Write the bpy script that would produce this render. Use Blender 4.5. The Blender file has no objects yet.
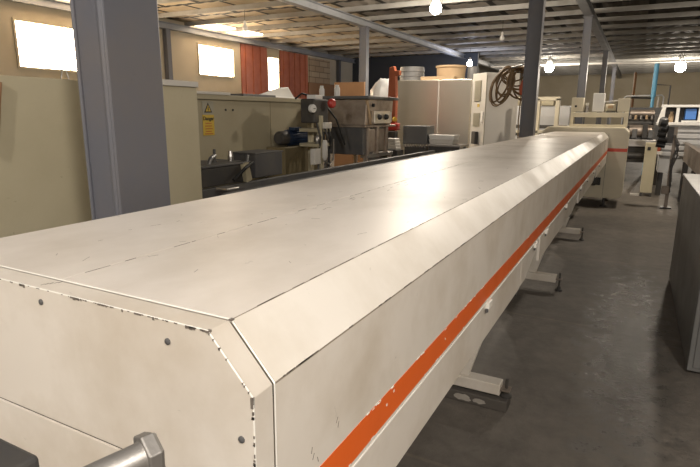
import bpy, bmesh, math, random
from mathutils import Vector, Matrix, Euler
random.seed(7)
C = bpy.context.scene.collection
PI = math.pi

# ------------------------------------------------------------------ materials
def new_mat(name):
    m = bpy.data.materials.new(name); m.use_nodes = True
    nt = m.node_tree; b = nt.nodes['Principled BSDF']
    return m, nt, b

def painted(name, col, rough=.45, metal=0., stain=None, amt=.35, scale=3., bump=.05, scratch=0., dirt_scale=14., coat=0., stretch=(1,1,1), rvar=.15):
    m, nt, b = new_mat(name)
    N = nt.nodes.new; L = nt.links.new
    tc = N('ShaderNodeTexCoord'); mp = N('ShaderNodeMapping'); mp.inputs['Scale'].default_value = stretch
    L(tc.outputs['Object'], mp.inputs['Vector'])
    stain = stain or tuple(c*.72 for c in col)
    n1 = N('ShaderNodeTexNoise'); n1.inputs['Scale'].default_value = scale; n1.inputs['Detail'].default_value = 6; n1.inputs['Roughness'].default_value = .6
    L(mp.outputs[0], n1.inputs['Vector'])
    r1 = N('ShaderNodeValToRGB'); r1.color_ramp.elements[0].position = .42; r1.color_ramp.elements[1].position = .72
    L(n1.outputs['Fac'], r1.inputs['Fac'])
    mul = N('ShaderNodeMath'); mul.operation = 'MULTIPLY'; mul.inputs[1].default_value = amt
    L(r1.outputs['Color'], mul.inputs[0])
    mx = N('ShaderNodeMix'); mx.data_type = 'RGBA'
    mx.inputs['A'].default_value = (*col, 1); mx.inputs['B'].default_value = (*stain, 1)
    L(mul.outputs[0], mx.inputs['Factor'])
    out = mx.outputs['Result']
    if scratch > 0:
        n2 = N('ShaderNodeTexNoise'); n2.inputs['Scale'].default_value = dirt_scale; n2.inputs['Detail'].default_value = 9; n2.inputs['Roughness'].default_value = .7
        n2.inputs['Distortion'].default_value = 1.2
        L(mp.outputs[0], n2.inputs['Vector'])
        r2 = N('ShaderNodeValToRGB'); r2.color_ramp.elements[0].position = .655; r2.color_ramp.elements[1].position = .70
        L(n2.outputs['Fac'], r2.inputs['Fac'])
        m2 = N('ShaderNodeMath'); m2.operation = 'MULTIPLY'; m2.inputs[1].default_value = scratch
        L(r2.outputs['Color'], m2.inputs[0])
        mx2 = N('ShaderNodeMix'); mx2.data_type = 'RGBA'; mx2.inputs['B'].default_value = (.06, .05, .045, 1)
        L(out, mx2.inputs['A']); L(m2.outputs[0], mx2.inputs['Factor']); out = mx2.outputs['Result']
    L(out, b.inputs['Base Color'])
    mr = N('ShaderNodeMapRange'); mr.inputs['To Min'].default_value = max(.03, rough-rvar); mr.inputs['To Max'].default_value = min(1, rough+rvar)
    L(n1.outputs['Fac'], mr.inputs['Value']); L(mr.outputs[0], b.inputs['Roughness'])
    b.inputs['Metallic'].default_value = metal
    if bump:
        bp = N('ShaderNodeBump'); bp.inputs['Strength'].default_value = bump; bp.inputs['Distance'].default_value = .02
        L(n1.outputs['Fac'], bp.inputs['Height']); L(bp.outputs[0], b.inputs['Normal'])
    return m

def emis(name, col, st):
    m, nt, b = new_mat(name)
    b.inputs['Base Color'].default_value = (*col, 1)
    b.inputs['Emission Color'].default_value = (*col, 1); b.inputs['Emission Strength'].default_value = st
    return m

M = {}
M['cream'] = painted('cream enamel', (.655, .605, .535), .5, stain=(.47, .405, .32), amt=.75, scale=3.2, bump=.03, scratch=.35, dirt_scale=9)
M['cream_top'] = painted('worn cream enamel top', (.66, .61, .55), .45, stain=(.46, .41, .345), amt=.75, scale=2.6, bump=.02, scratch=.5, dirt_scale=8, stretch=(1, .6, 1), rvar=.07)
M['cream_top'].node_tree.nodes['Principled BSDF'].inputs['Specular IOR Level'].default_value = .26
M['cream_pale_lit'] = painted('cream enamel chamfer', (.72, .675, .605), .38, stain=(.52, .46, .37), amt=.6, scale=3.5, bump=.03, scratch=.3, dirt_scale=11)  # paler cream: the chamfer's brighter lighting put into the colour; flaps share it
M['gap_dark'] = painted('dark gap fill', (.055, .05, .045), .6, amt=.3)  # dark fill for joints and gaps, their shade put into the colour
M['scratch'] = painted('scratched through paint', (.17, .145, .12), .7, amt=.6, scale=30, stain=(.08, .07, .06))
M['seam'] = painted('grimy seam', (.30, .25, .19), .7, amt=.5, scale=9)
M['bare_edge'] = painted('pale worn edge', (.80, .77, .70), .4, amt=.2, scale=8, scratch=.7, dirt_scale=26)
M['orange'] = painted('orange stripe', (.74, .125, .014), .4, stain=(.6, .1, .015), amt=.3, scale=5, bump=.01)
M['red_stripe'] = painted('red stripe', (.60, .06, .02), .4, amt=.2)
M['steel'] = painted('dull steel', (.42, .40, .38), .38, metal=.9, amt=.4, scale=20, bump=.05)
M['bolt'] = painted('bolt steel', (.30, .285, .265), .5, metal=.7, amt=.5, scale=60, bump=.08)
M['dark'] = painted('dark machine paint', (.045, .043, .042), .5, amt=.5, scale=6, stain=(.10, .085, .06))
M['darkgrey'] = painted('dark grey paint', (.08, .08, .082), .5, amt=.4, scale=5, stain=(.16, .14, .11))
M['greybox'] = painted('grey enamel', (.13, .13, .13), .45, amt=.4, scale=4)
M['column'] = painted('grey oxide column paint', (.105, .108, .125), .42, stain=(.135, .12, .11), amt=.6, scale=3, bump=.05, scratch=.25, dirt_scale=22)
M['beam'] = painted('grey beam paint', (.27, .275, .285), .5, stain=(.18, .18, .18), amt=.5, scale=2)
M['purlin'] = painted('galvanised purlin', (.30, .29, .27), .65, stain=(.17, .155, .13), amt=.6, scale=1.4)
M['wall'] = painted('old limewashed plaster', (.50, .44, .33), .85, stain=(.40, .33, .22), amt=.6, scale=.6, bump=.15, rvar=.05)
M['bay_shade'] = painted('dark blue grey bay shade', (.035, .04, .05), .8, amt=.3, scale=.5)
M['beige'] = painted('faded beige cabinet paint', (.48, .43, .30), .5, stain=(.38, .33, .21), amt=.5, scale=1.4, bump=.03, scratch=.35, dirt_scale=8)
M['beige2'] = painted('dusty beige cabinet paint', (.35, .31, .21), .55, stain=(.27, .22, .13), amt=.5, scale=1.2, bump=.03, scratch=.3, dirt_scale=10)
M['cab_white'] = painted('off white cabinet paint', (.60, .575, .53), .45, amt=.25, scale=1.5)
M['cab_white2'] = painted('cream machine paint', (.66, .60, .46), .45, amt=.25, scale=3)
M['vent'] = painted('dusty vent', (.33, .31, .24), .6, amt=.3)
M['inox'] = painted('brushed stainless', (.80, .76, .68), .34, metal=.95, amt=.3, scale=.9, bump=.06, stain=(.60, .55, .48), rvar=.05)
M['inox_dirty'] = painted('grimy stainless', (.46, .39, .33), .38, metal=.6, amt=.7, scale=4, bump=.08, stain=(.20, .15, .11))
M['red'] = painted('red plastic', (.50, .04, .03), .4)
M['redox'] = painted('red oxide', (.40, .11, .045), .55, amt=.5, scale=3, stain=(.28, .06, .03))
M['blue_motor'] = painted('blue motor paint', (.012, .028, .065), .45, amt=.4, scale=7)
M['blue_pipe'] = painted('sky blue pipe', (.12, .38, .60), .45, amt=.2)
M['blue_plastic'] = painted('bright blue plastic', (.07, .22, .62), .4, amt=.1)
M['white'] = painted('white plastic', (.78, .77, .74), .4, amt=.15)
M['lightgrey'] = painted('light grey panel', (.52, .52, .52), .4, amt=.3, scale=3)
M['yellow'] = painted('yellow sign', (.58, .40, .04), .45, amt=.15)
M['black'] = painted('black', (.015, .015, .015), .5, amt=.1)
M['textred'] = painted('red print', (.45, .12, .02), .5, amt=.1)
M['cable'] = painted('brown cable', (.17, .105, .045), .5, amt=.4, scale=9, stain=(.09, .05, .03))
M['card'] = painted('cardboard', (.46, .33, .20), .8, amt=.3, scale=4)
M['olive'] = painted('olive pedestal', (.17, .135, .07), .6, amt=.4)
M['concrete_block'] = painted('pale blockwork', (.42, .34, .24), .9, amt=.5, scale=3, bump=.2)
M['wood'] = painted('brown board', (.30, .16, .075), .6, amt=.4, scale=2)
M['bulb'] = emis('lit bulb', (1, .93, .80), 60)
M['bulb_cool'] = emis('lit cool bulb', (.8, .85, 1), 60)
M['bulb_off'] = painted('unlit bulb glass', (.75, .74, .72), .2, amt=.05)
M['pane'] = emis('daylit frosted pane', (1, .80, .56), 24.0)
M['skylit'] = emis('daylit fibreglass', (1, .80, .58), 3.5)
M['rust'] = painted('rusty steel block', (.085, .075, .065), .7, stain=(.45, .42, .38), amt=.0, scale=6, bump=.2)
M['rust_patch'] = painted('splashed plaster', (.36, .33, .29), .9, amt=.6, scale=30, bump=.5)
M['greyslab'] = painted('grey sheet steel', (.17, .17, .165), .35, metal=.3, amt=.5, scale=2.5, stain=(.11, .105, .095), bump=.03)
M['conveyor'] = painted('weathered steel side', (.24, .20, .165), .45, metal=.4, amt=.6, scale=4)
M['cloth'] = painted('red cloth', (.40, .09, .045), .8, amt=.2)

def floor_mat():
    m, nt, b = new_mat('worn concrete'); N = nt.nodes.new; L = nt.links.new
    tc = N('ShaderNodeTexCoord')
    n1 = N('ShaderNodeTexNoise'); n1.inputs['Scale'].default_value = .9; n1.inputs['Detail'].default_value = 8; n1.inputs['Roughness'].default_value = .65
    n2 = N('ShaderNodeTexNoise'); n2.inputs['Scale'].default_value = 9; n2.inputs['Detail'].default_value = 6; n2.inputs['Roughness'].default_value = .7
    for n in (n1, n2): L(tc.outputs['Object'], n.inputs['Vector'])
    r = N('ShaderNodeValToRGB'); e = r.color_ramp.elements
    e[0].position = .3; e[0].color = (.105, .093, .08, 1); e[1].position = .72; e[1].color = (.215, .19, .16, 1)
    L(n1.outputs['Fac'], r.inputs['Fac'])
    r2 = N('ShaderNodeValToRGB'); r2.color_ramp.elements[0].position = .35; r2.color_ramp.elements[0].color = (.62, .62, .62, 1); r2.color_ramp.elements[1].position = .6; r2.color_ramp.elements[1].color = (1, 1, 1, 1)
    L(n2.outputs['Fac'], r2.inputs['Fac'])
    mx = N('ShaderNodeMix'); mx.data_type = 'RGBA'; mx.blend_type = 'MULTIPLY'; mx.inputs['Factor'].default_value = .6
    L(r.outputs['Color'], mx.inputs['A']); L(r2.outputs['Color'], mx.inputs['B'])
    # joints
    br = N('ShaderNodeTexBrick'); br.offset = 0; br.inputs['Scale'].default_value = 1; br.inputs['Brick Width'].default_value = 3.6; br.inputs['Row Height'].default_value = 2.3
    br.inputs['Mortar Size'].default_value = .012; br.inputs['Color1'].default_value = (1, 1, 1, 1); br.inputs['Color2'].default_value = (1, 1, 1, 1); br.inputs['Mortar'].default_value = (1.35, 1.3, 1.2, 1)
    mp = N('ShaderNodeMapping'); mp.inputs['Location'].default_value = (.9, -4.58, 0); L(tc.outputs['Object'], mp.inputs[0]); L(mp.outputs[0], br.inputs['Vector'])
    mx2 = N('ShaderNodeMix'); mx2.data_type = 'RGBA'; mx2.blend_type = 'MULTIPLY'; mx2.inputs['Factor'].default_value = .8
    L(mx.outputs['Result'], mx2.inputs['A']); L(br.outputs['Color'], mx2.inputs['B'])
    # oily wet patch between the aisle and the slab
    sx = N('ShaderNodeSeparateXYZ'); L(tc.outputs['Object'], sx.inputs[0])
    vm = N('ShaderNodeVectorMath'); vm.operation = 'DISTANCE'
    mp2 = N('ShaderNodeMapping'); mp2.inputs['Scale'].default_value = (1, .16, 1); L(tc.outputs['Object'], mp2.inputs[0])
    vm.inputs[1].default_value = (.12, .72, 0); L(mp2.outputs[0], vm.inputs[0])
    n3 = N('ShaderNodeTexNoise'); n3.inputs['Scale'].default_value = 7; n3.inputs['Detail'].default_value = 8; n3.inputs['Roughness'].default_value = .75; L(tc.outputs['Object'], n3.inputs['Vector'])
    ad = N('ShaderNodeMath'); ad.operation = 'MULTIPLY_ADD'; ad.inputs[1].default_value = 1.1; L(n3.outputs['Fac'], ad.inputs[0]); L(vm.outputs['Value'], ad.inputs[2])
    mr = N('ShaderNodeMapRange'); mr.inputs['From Min'].default_value = .70; mr.inputs['From Max'].default_value = .92; mr.inputs['To Min'].default_value = 1; mr.inputs['To Max'].default_value = 0
    L(ad.outputs[0], mr.inputs['Value'])
    mx3 = N('ShaderNodeMix'); mx3.data_type = 'RGBA'; mx3.inputs['B'].default_value = (.065, .062, .056, 1)
    L(mx2.outputs['Result'], mx3.inputs['A']); 
    h = N('ShaderNodeMath'); h.operation = 'MULTIPLY'; h.inputs[1].default_value = .85; L(mr.outputs[0], h.inputs[0]); L(h.outputs[0], mx3.inputs['Factor'])
    L(mx3.outputs['Result'], b.inputs['Base Color'])
    rr = N('ShaderNodeMapRange'); rr.inputs['To Min'].default_value = .62; rr.inputs['To Max'].default_value = .20; L(mr.outputs[0], rr.inputs['Value']); L(rr.outputs[0], b.inputs['Roughness'])
    bp = N('ShaderNodeBump'); bp.inputs['Strength'].default_value = .5; bp.inputs['Distance'].default_value = .03; L(n3.outputs['Fac'], bp.inputs['Height']); L(bp.outputs[0], b.inputs['Normal'])
    return m
M['floor'] = floor_mat()

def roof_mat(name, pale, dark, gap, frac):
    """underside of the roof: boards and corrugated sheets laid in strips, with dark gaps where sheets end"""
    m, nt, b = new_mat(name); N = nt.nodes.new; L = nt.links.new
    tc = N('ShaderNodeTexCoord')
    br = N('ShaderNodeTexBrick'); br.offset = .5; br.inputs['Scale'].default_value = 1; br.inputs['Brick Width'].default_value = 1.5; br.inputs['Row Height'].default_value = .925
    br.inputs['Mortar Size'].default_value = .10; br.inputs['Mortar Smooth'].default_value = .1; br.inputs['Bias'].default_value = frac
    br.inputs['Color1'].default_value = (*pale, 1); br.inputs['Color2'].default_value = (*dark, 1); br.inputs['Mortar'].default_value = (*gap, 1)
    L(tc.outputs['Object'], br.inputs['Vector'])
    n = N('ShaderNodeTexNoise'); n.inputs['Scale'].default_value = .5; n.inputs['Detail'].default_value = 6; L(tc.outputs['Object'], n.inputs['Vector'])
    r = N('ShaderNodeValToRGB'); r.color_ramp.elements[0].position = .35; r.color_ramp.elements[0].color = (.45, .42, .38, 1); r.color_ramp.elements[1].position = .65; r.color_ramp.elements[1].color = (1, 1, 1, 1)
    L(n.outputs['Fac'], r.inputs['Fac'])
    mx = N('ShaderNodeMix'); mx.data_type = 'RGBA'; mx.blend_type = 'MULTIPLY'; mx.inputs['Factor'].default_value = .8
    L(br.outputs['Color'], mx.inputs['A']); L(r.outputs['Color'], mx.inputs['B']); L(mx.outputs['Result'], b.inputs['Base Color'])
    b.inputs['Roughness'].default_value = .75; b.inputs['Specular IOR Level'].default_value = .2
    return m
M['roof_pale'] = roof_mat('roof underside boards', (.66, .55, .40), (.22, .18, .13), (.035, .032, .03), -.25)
M['roof_mid'] = roof_mat('roof underside shaded boards', (.42, .38, .33), (.12, .11, .10), (.035, .033, .03), .0)  # middle bay boards darker: less daylight there, put into the colour
M['roof_dark'] = roof_mat('roof underside dark sheets', (.16, .145, .12), (.075, .07, .062), (.035, .032, .03), .1)  # darker metal sheets, with the right bay's weak light put into the tone

def block_mat():
    m, nt, b = new_mat('bare block wall'); N = nt.nodes.new; L = nt.links.new
    tc = N('ShaderNodeTexCoord'); mp = N('ShaderNodeMapping'); mp.inputs['Rotation'].default_value = (PI/2, 0, PI/2)
    sx = N('ShaderNodeSeparateXYZ'); cx = N('ShaderNodeCombineXYZ'); L(tc.outputs['Object'], sx.inputs[0]); L(sx.outputs['Y'], cx.inputs['X']); L(sx.outputs['Z'], cx.inputs['Y'])
    br = N('ShaderNodeTexBrick'); br.inputs['Scale'].default_value = 1; br.inputs['Brick Width'].default_value = .9; br.inputs['Row Height'].default_value = .3
    br.inputs['Mortar Size'].default_value = .025; br.inputs['Color1'].default_value = (.46, .36, .24, 1); br.inputs['Color2'].default_value = (.38, .28, .18, 1); br.inputs['Mortar'].default_value = (.22, .16, .10, 1)
    L(cx.outputs[0], br.inputs['Vector']); L(br.outputs['Color'], b.inputs['Base Color']); b.inputs['Roughness'].default_value = .9
    return m
M['blocks'] = block_mat()

# ------------------------------------------------------------------ mesh builder
class MB:
    def __init__(s): s.bm = bmesh.new()
    def box(s, a, b, rot=None, piv=None):
        vs = [Vector((x, y, z)) for x in (a[0], b[0]) for y in (a[1], b[1]) for z in (a[2], b[2])]
        if rot: 
            p = Vector(piv) if piv else sum(vs, Vector())/8
            R = Euler(rot).to_matrix(); vs = [R @ (v-p)+p for v in vs]
        v = [s.bm.verts.new(x) for x in vs]
        for f in ((0,1,3,2), (4,6,7,5), (0,4,5,1), (2,3,7,6), (0,2,6,4), (1,5,7,3)): s.bm.faces.new([v[i] for i in f])
        return s
    def ring(s, c, r, n, U, W, ph=0):
        return [s.bm.verts.new(Vector(c) + U*(r*math.cos(2*PI*i/n+ph)) + W*(r*math.sin(2*PI*i/n+ph))) for i in range(n)]
    def lathe(s, a, b, prof, n=20, ph=0):
        """prof: list of (t along a->b in metres, radius)"""
        a = Vector(a); b = Vector(b); d = (b-a).normalized()
        U = d.orthogonal().normalized(); W = d.cross(U)
        rs = [s.ring(a+d*t, r, n, U, W, ph) for t, r in prof]
        for p, q in zip(rs, rs[1:]):
            for i in range(n): s.bm.faces.new((p[i], p[(i+1) % n], q[(i+1) % n], q[i]))
        s.bm.faces.new(rs[0][::-1]); s.bm.faces.new(rs[-1]); return s
    def cyl(s, a, b, r, n=16, ph=0):
        L = (Vector(b)-Vector(a)).length
        return s.lathe(a, b, [(0, r), (L, r)], n, ph)
    def tube(s, pts, r, n=8, closed=False):
        pts = [Vector(p) for p in pts]; rs = []; U = None
        for i, p in enumerate(pts):
            d = (pts[min(i+1, len(pts)-1)] - pts[max(i-1, 0)]).normalized()
            U = d.orthogonal().normalized() if U is None else (U - d*U.dot(d)).normalized()
            rs.append(s.ring(p, r, n, U, d.cross(U)))
        for p, q in zip(rs, rs[1:]):
            for i in range(n): s.bm.faces.new((p[i], p[(i+1) % n], q[(i+1) % n], q[i]))
        s.bm.faces.new(rs[0][::-1]); s.bm.faces.new(rs[-1]); return s
    def prism(s, poly, axis, t0, t1):
        """poly: 2D points; axis 'y': (x,z), 'x': (y,z), 'z': (x,y)"""
        f = {'y': lambda p, t: (p[0], t, p[1]), 'x': lambda p, t: (t, p[0], p[1]), 'z': lambda p, t: (p[0], p[1], t)}[axis]
        A = [s.bm.verts.new(f(p, t0)) for p in poly]; B = [s.bm.verts.new(f(p, t1)) for p in poly]; n = len(poly)
        s.bm.faces.new(A); s.bm.faces.new(B[::-1])
        for i in range(n): s.bm.faces.new((A[i], B[i], B[(i+1) % n], A[(i+1) % n]))
        return s
    def build(s, name, mat, parent=None, bevel=0, smooth=False, seg=2):
        bmesh.ops.recalc_face_normals(s.bm, faces=s.bm.faces)
        me = bpy.data.meshes.new(name); s.bm.to_mesh(me); s.bm.free(); me.materials.append(mat)
        o = bpy.data.objects.new(name, me); C.objects.link(o)
        if smooth:
            for p in me.polygons: p.use_smooth = True
            me.set_sharp_from_angle(angle=math.radians(40))
        if bevel:
            md = o.modifiers.new('bevel', 'BEVEL'); md.width = bevel; md.segments = seg; md.limit_method = 'ANGLE'
        if parent:
            bpy.context.view_layer.update()
            o.parent = parent; o.matrix_parent_inverse = world_of(parent).inverted()
        return o

def world_of(o):
    return (world_of(o.parent) @ o.matrix_parent_inverse if o.parent else Matrix.Identity(4)) @ o.matrix_basis
def thing(name, label, cat, loc, group=None):
    o = bpy.data.objects.new(name, None); C.objects.link(o); o.location = loc; o.empty_display_size = .2
    o['label'] = label; o['category'] = cat
    if group: o['group'] = group
    return o
def tag(o, label, cat, group=None):
    o['label'] = label; o['category'] = cat
    if group: o['group'] = group
    return o
def struct(o): o['kind'] = 'structure'; return o
def copy_tree(o, parent=None, off=None):
    c = o.copy(); C.objects.link(c)
    if parent: c.parent = parent
    if off is not None: c.location = o.location + Vector(off)
    for ch in list(o.children): copy_tree(ch, c)
    return c

# ------------------------------------------------------------------ camera
yaw, pitch, roll = .484, .2217, .0075
H = 1.7
fw = Vector((-math.sin(yaw)*math.cos(pitch), math.cos(yaw)*math.cos(pitch), -math.sin(pitch)))
r0 = Vector((math.cos(yaw), math.sin(yaw), 0)); u0 = r0.cross(fw)
rt = math.cos(roll)*r0 + math.sin(roll)*u0; up = -math.sin(roll)*r0 + math.cos(roll)*u0
cam = bpy.data.objects.new('camera', bpy.data.cameras.new('camera')); C.objects.link(cam)
mw = Matrix((rt, up, -fw)).transposed().to_4x4(); mw.translation = (0, 0, H); cam.matrix_world = mw
cam.data.sensor_width = 36; cam.data.lens = 534.3/700*36; cam.data.clip_start = .02; cam.data.clip_end = 200
bpy.context.scene.camera = cam

# ------------------------------------------------------------------ the hall
XW, XE, YF, YB = -16., 8., -7., 52.
struct(MB().box((XW-.3, YF-.3, -.2), (XE+.3, YB+.3, 0)).build('floor', M['floor']))
def corrugated(x0, x1, name, mat, z=5.09, amp=.012):
    b = MB(); n = int((x1-x0)/.12); A = []; B = []
    for i in range(n+1):
        x = x0+(x1-x0)*i/n; h = z+amp*(1 if (i//2) % 2 else 0)
        A.append(b.bm.verts.new((x, YF-.3, h))); B.append(b.bm.verts.new((x, YB+.3, h)))
    T = [b.bm.verts.new((x0, YF-.3, z+.12)), b.bm.verts.new((x1, YF-.3, z+.12)), b.bm.verts.new((x1, YB+.3, z+.12)), b.bm.verts.new((x0, YB+.3, z+.12))]
    for i in range(n): b.bm.faces.new((A[i], A[i+1], B[i+1], B[i]))
    b.bm.faces.new(T)
    return struct(b.build(name, mat))
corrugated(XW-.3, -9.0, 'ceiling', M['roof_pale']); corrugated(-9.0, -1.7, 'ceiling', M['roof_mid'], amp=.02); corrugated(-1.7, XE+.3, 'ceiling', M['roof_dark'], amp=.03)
# left wall with window openings
wins = [(9.75, 13.2, 2.88, 4.28), (17.1, 19.35, 3.14, 4.42), (21.75, 22.75, 2.7, 4.35)]
b = MB(); y = YF-.3
for (y0, y1, z0, z1) in wins:
    b.box((XW-.3, y, 0), (XW, y0, 5.09)); b.box((XW-.3, y0, 0), (XW, y1, z0)); b.box((XW-.3, y0, z1), (XW, y1, 5.09)); y = y1
b.box((XW-.3, y, 0), (XW, YB+.3, 5.09))
struct(b.build('wall_left', M['wall']))
for k, (y0, y1, z0, z1) in enumerate(wins):
    w = struct(MB().box((XW-.14, y0, z0), (XW-.10, y1, z1)).build('window_%d' % (k+1), M['pane']))
    fr = MB(); t = .07
    for a, c in (((y0, z0), (y1, z0+t)), ((y0, z1-t), (y1, z1)), ((y0, z0+t), (y0+t, z1-t)), ((y1-t, z0+t), (y1, z1-t))): fr.box((XW-.10, a[0], a[1]), (XW+.04, c[0], c[1]))
    fr.box((XW-.10, (y0+y1)/2-.015, z0+t), (XW-.05, (y0+y1)/2+.015, z1-t))
    fr.build('window_frame', M['wall'], w)
struct(MB().box((XW, YB, 0), (XE, YB+.3, 5.09)).build('wall_back', M['wall']))
struct(MB().box((XE, YF-.3, 0), (XE+.3, YB+.3, 5.09)).build('wall_right', M['wall']))
struct(MB().box((XW, YF-.3, 0), (XE, YF, 5.09)).build('wall_front', M['wall']))
struct(MB().box((XW, 30.6, 0), (-8.2, 30.8, 5.0)).build('bay_shade_sheet', M['bay_shade']))  # added dark sheet standing in for the unlit depth of the left bay
struct(MB().box((XW+.0, 25.5, 3.3), (XW+.06, 27.7, 4.6)).build('trim_1', M['blocks']))
struct(MB().box((XW, 25.4, 2.0), (XW+.08, 28.2, 3.3)).build('trim_2', M['wood']))
# daylight strip where the roof sheets meet the wall
struct(MB().box((XW+.02, 16.6, 5.02), (XW+1.0, 20.2, 5.07)).build('window_4', M['skylit']))
struct(MB().box((XW+.02, 9.4, 5.02), (XW+.7, 14.0, 5.07)).build('window_5', M['skylit']))

def ibeam(name, x, y0, y1, z0=4.7, z1=4.93, w=.16, label=''):
    b = MB(); t = .022
    b.box((x-w/2, y0, z0), (x+w/2, y1, z0+t)); b.box((x-w/2, y0, z1-t), (x+w/2, y1, z1)); b.box((x-.012, y0, z0+t), (x+.012, y1, z1-t))
    return tag(b.build(name, M['beam']), label, 'beam')
ibeam('roof_beam', XW+.12, YF, YB, label='grey steel eave beam running along the top of the window wall', w=.2)
ibeam('roof_beam', -9.0, YF, YB, label='grey steel roof beam resting on the column behind the steel hopper', w=.24)
ibeam('roof_beam', -1.72, YF, YB, label='grey steel roof beam along the row of columns beside the long conveyor housing', w=.24)
def purlin():
    b = MB()
    b.box((XW, -.03, 4.935), (XE, .03, 4.945)); b.box((XW, -.03, 4.945), (XE, -.018, 5.075)); b.box((XW, -.03, 5.075), (XE, .03, 5.085))
    return b.build('roof_purlin', M['purlin'])
p0 = purlin(); tag(p0, 'thin steel roof purlin running across the hall under the roof sheets', 'purlin', 'roof purlins'); p0.location.y = -5.7
for k in range(1, 31):
    y = -5.7+1.85*k
    c = p0.copy(); C.objects.link(c); c.location.y = y
tag(MB().prism([(35.9, 4.62), (36.25, 4.62), (36.25, 4.70), (35.9, 4.70)], 'x', -8.7, XE).build('gutter_beam', M['cab_white']), 'pale cross beam spanning the far end of the hall beside the lamps', 'beam')

def hcol(x, y, wx, wy, label, h=4.7):
    """H section column, flanges facing +x and -x"""
    t = thing('steel_column', label, 'column', (x, y, 0))
    b = MB(); f = .012
    b.box((x+wx/2-f, y-wy/2, .02), (x+wx/2, y+wy/2, h)); b.box((x-wx/2, y-wy/2, .02), (x-wx/2+f, y+wy/2, h)); b.box((x-wx/2+f, y-.46*wy, .02), (x+wx/2-f, y-.36*wy, h))
    b.cyl((x+wx/2-f-.016, y-.43*wy, .02), (x+wx/2-f-.016, y-.43*wy, h), .016, 20)
    b.build('column_shaft', M['column'], t, bevel=.006)
    MB().box((x-wx*.8, y-wy*.8, 0), (x+wx*.8, y+wy*.8, .02)).build('base_plate', M['column'], t)
    return t
hcol(-1.682, 1.40, .165, .24, 'large grey steel column rising behind the near left of the long housing')
def boxcol(x, y, wx, wy, label, h=4.7):
    t = thing('steel_column', label, 'column', (x, y, 0))
    b = MB(); f = .02
    b.box((x-wx/2, y-wy/2, .02), (x-wx/2+f, y+wy/2, h)); b.box((x+wx/2-f, y-wy/2, .02), (x+wx/2, y+wy/2, h)); b.box((x-wx/2+f, y-wy*.4, .02), (x+wx/2-f, y-wy*.3, h))
    b.build('column_shaft', M['column'], t)
    MB().box((x-wx*.8, y-wy*.8, 0), (x+wx*.8, y+wy*.8, .02)).build('base_plate', M['column'], t)
    MB().box((x-wx*.7, y-wy*.7, h-.02), (x+wx*.7, y+wy*.7, h)).build('cap_plate', M['column'], t)
    return t
boxcol(-1.72, 10.0, .24, .2, 'tall dark grey steel column with brown cable coil hanging beside it')
boxcol(-1.72, 19.2, .24, .2, 'grey steel column rising behind the cream frame with the motor')
boxcol(-1.72, 29.5, .22, .2, 'far grey steel column, second behind the cream motor frame')
boxcol(-1.72, 40.0, .22, .2, 'farthest grey steel column of the row, near the back wall')
boxcol(-9.0, 18.1, .28, .24, 'blue grey steel column rising behind the grimy steel hopper')
boxcol(XW+.13, 15.4, .2, .2, 'slim grey steel column against the wall left of the small square window')
boxcol(XW+.13, 28.6, .2, .2, 'slim dark steel column at the end of the block wall')

# red sheets on the window wall
t = thing('metal_partition', 'rust red sheet metal panels along the wall around the narrow window', 'panel', (XW+.1, 22, 1.2))
for (y0, y1) in ((19.8, 21.72), (22.8, 25.3)):
    b = MB(); n = int((y1-y0)/.24)
    for i in range(n): b.box((XW+.005, y0+i*(y1-y0)/n, 1.2), (XW+.05+.03*(i % 2), y0+(i+1)*(y1-y0)/n, 4.68))
    b.build('sheet_panel', M['redox'], t)

# ------------------------------------------------------------------ lamps
def bulb(x, y, z, lit, label, watts=0, r=.06, col=(1, .88, .73)):
    t = thing('hanging_bulb', label, 'lamp', (x, y, z))
    MB().tube([(x, y, 5.08), (x, y, z+r*2.2)], .008, 6).build('cord', M['black'], t)
    MB().lathe((x, y, z+r*1.3), (x, y, z+r*2.4), [(0, r*.42), (r*.7, r*.45), (r*1.1, r*.2)], 12).build('socket', M['white'] if not lit else M['lightgrey'], t, smooth=True)
    prof = [(0, r*.2), (r*.15, r*.6), (r*.5, r*.9), (r, r), (r*1.5, r*.85), (r*2, r*.5), (r*2.3, r*.4)]
    MB().lathe((x, y, z-r), (x, y, z+r*2), prof, 16).build('bulb', M[lit] if lit else M['bulb_off'], t, smooth=True)
    if watts:
        l = bpy.data.lights.new('lamp_light', 'POINT'); l.energy = watts; l.color = col; l.shadow_soft_size = .12
        o = bpy.data.objects.new('lamp_light', l); C.objects.link(o); o.location = (x, y, z-r-.12)
bulb(-5.2, 14.8, 4.5, 'bulb', 'lit bulb hanging above the stainless steel cabinets, glaring nearest under the roof', 250, .16)
bulb(-5.0, 34.7, 4.4, 'bulb', 'lit bulb just right of the cable hung dark column', 520, .26)
bulb(1.8, 36.8, 4.4, 'bulb', 'lit bulb glaring at the right above the blue pipe', 560, .28)
bulb(-7.9, 28.0, 4.2, 'bulb_cool', 'small lit bluish bulb above the stainless steel cabinets', 110, .13, (.75, .8, 1))
bulb(-4.7, 20.7, 4.4, None, 'unlit white bulb hanging left of the dark column with cable coil', 0, .09)
bulb(-12.2, 15.4, 4.5, None, 'unlit white bulb hanging under the left roof bay', 0, .10)
bulb(-1.8, -3.0, 4.45, 'bulb', 'added unseen fill bulb high behind the camera lighting the front of the machine', 330, .08, (1, .93, .86))  # unseen fill lamp, added to light the front and top of the housing
bulb(1.5, -.9, 3.5, 'bulb', 'added unseen fill bulb lower behind the camera lighting the near side of the machine', 350, .07, (1, .93, .86))  # unseen fill lamp, added low so the near faces brighten more than the floor
bulb(.98, 11.4, 4.45, 'bulb', 'lit bulb hanging over the belt conveyor just above the frame', 240, .08)
bulb(-4.2, 10.9, 4.35, 'bulb', 'lit bulb hanging in front of the stainless steel cabinet just above the frame', 230, .07)

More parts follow.
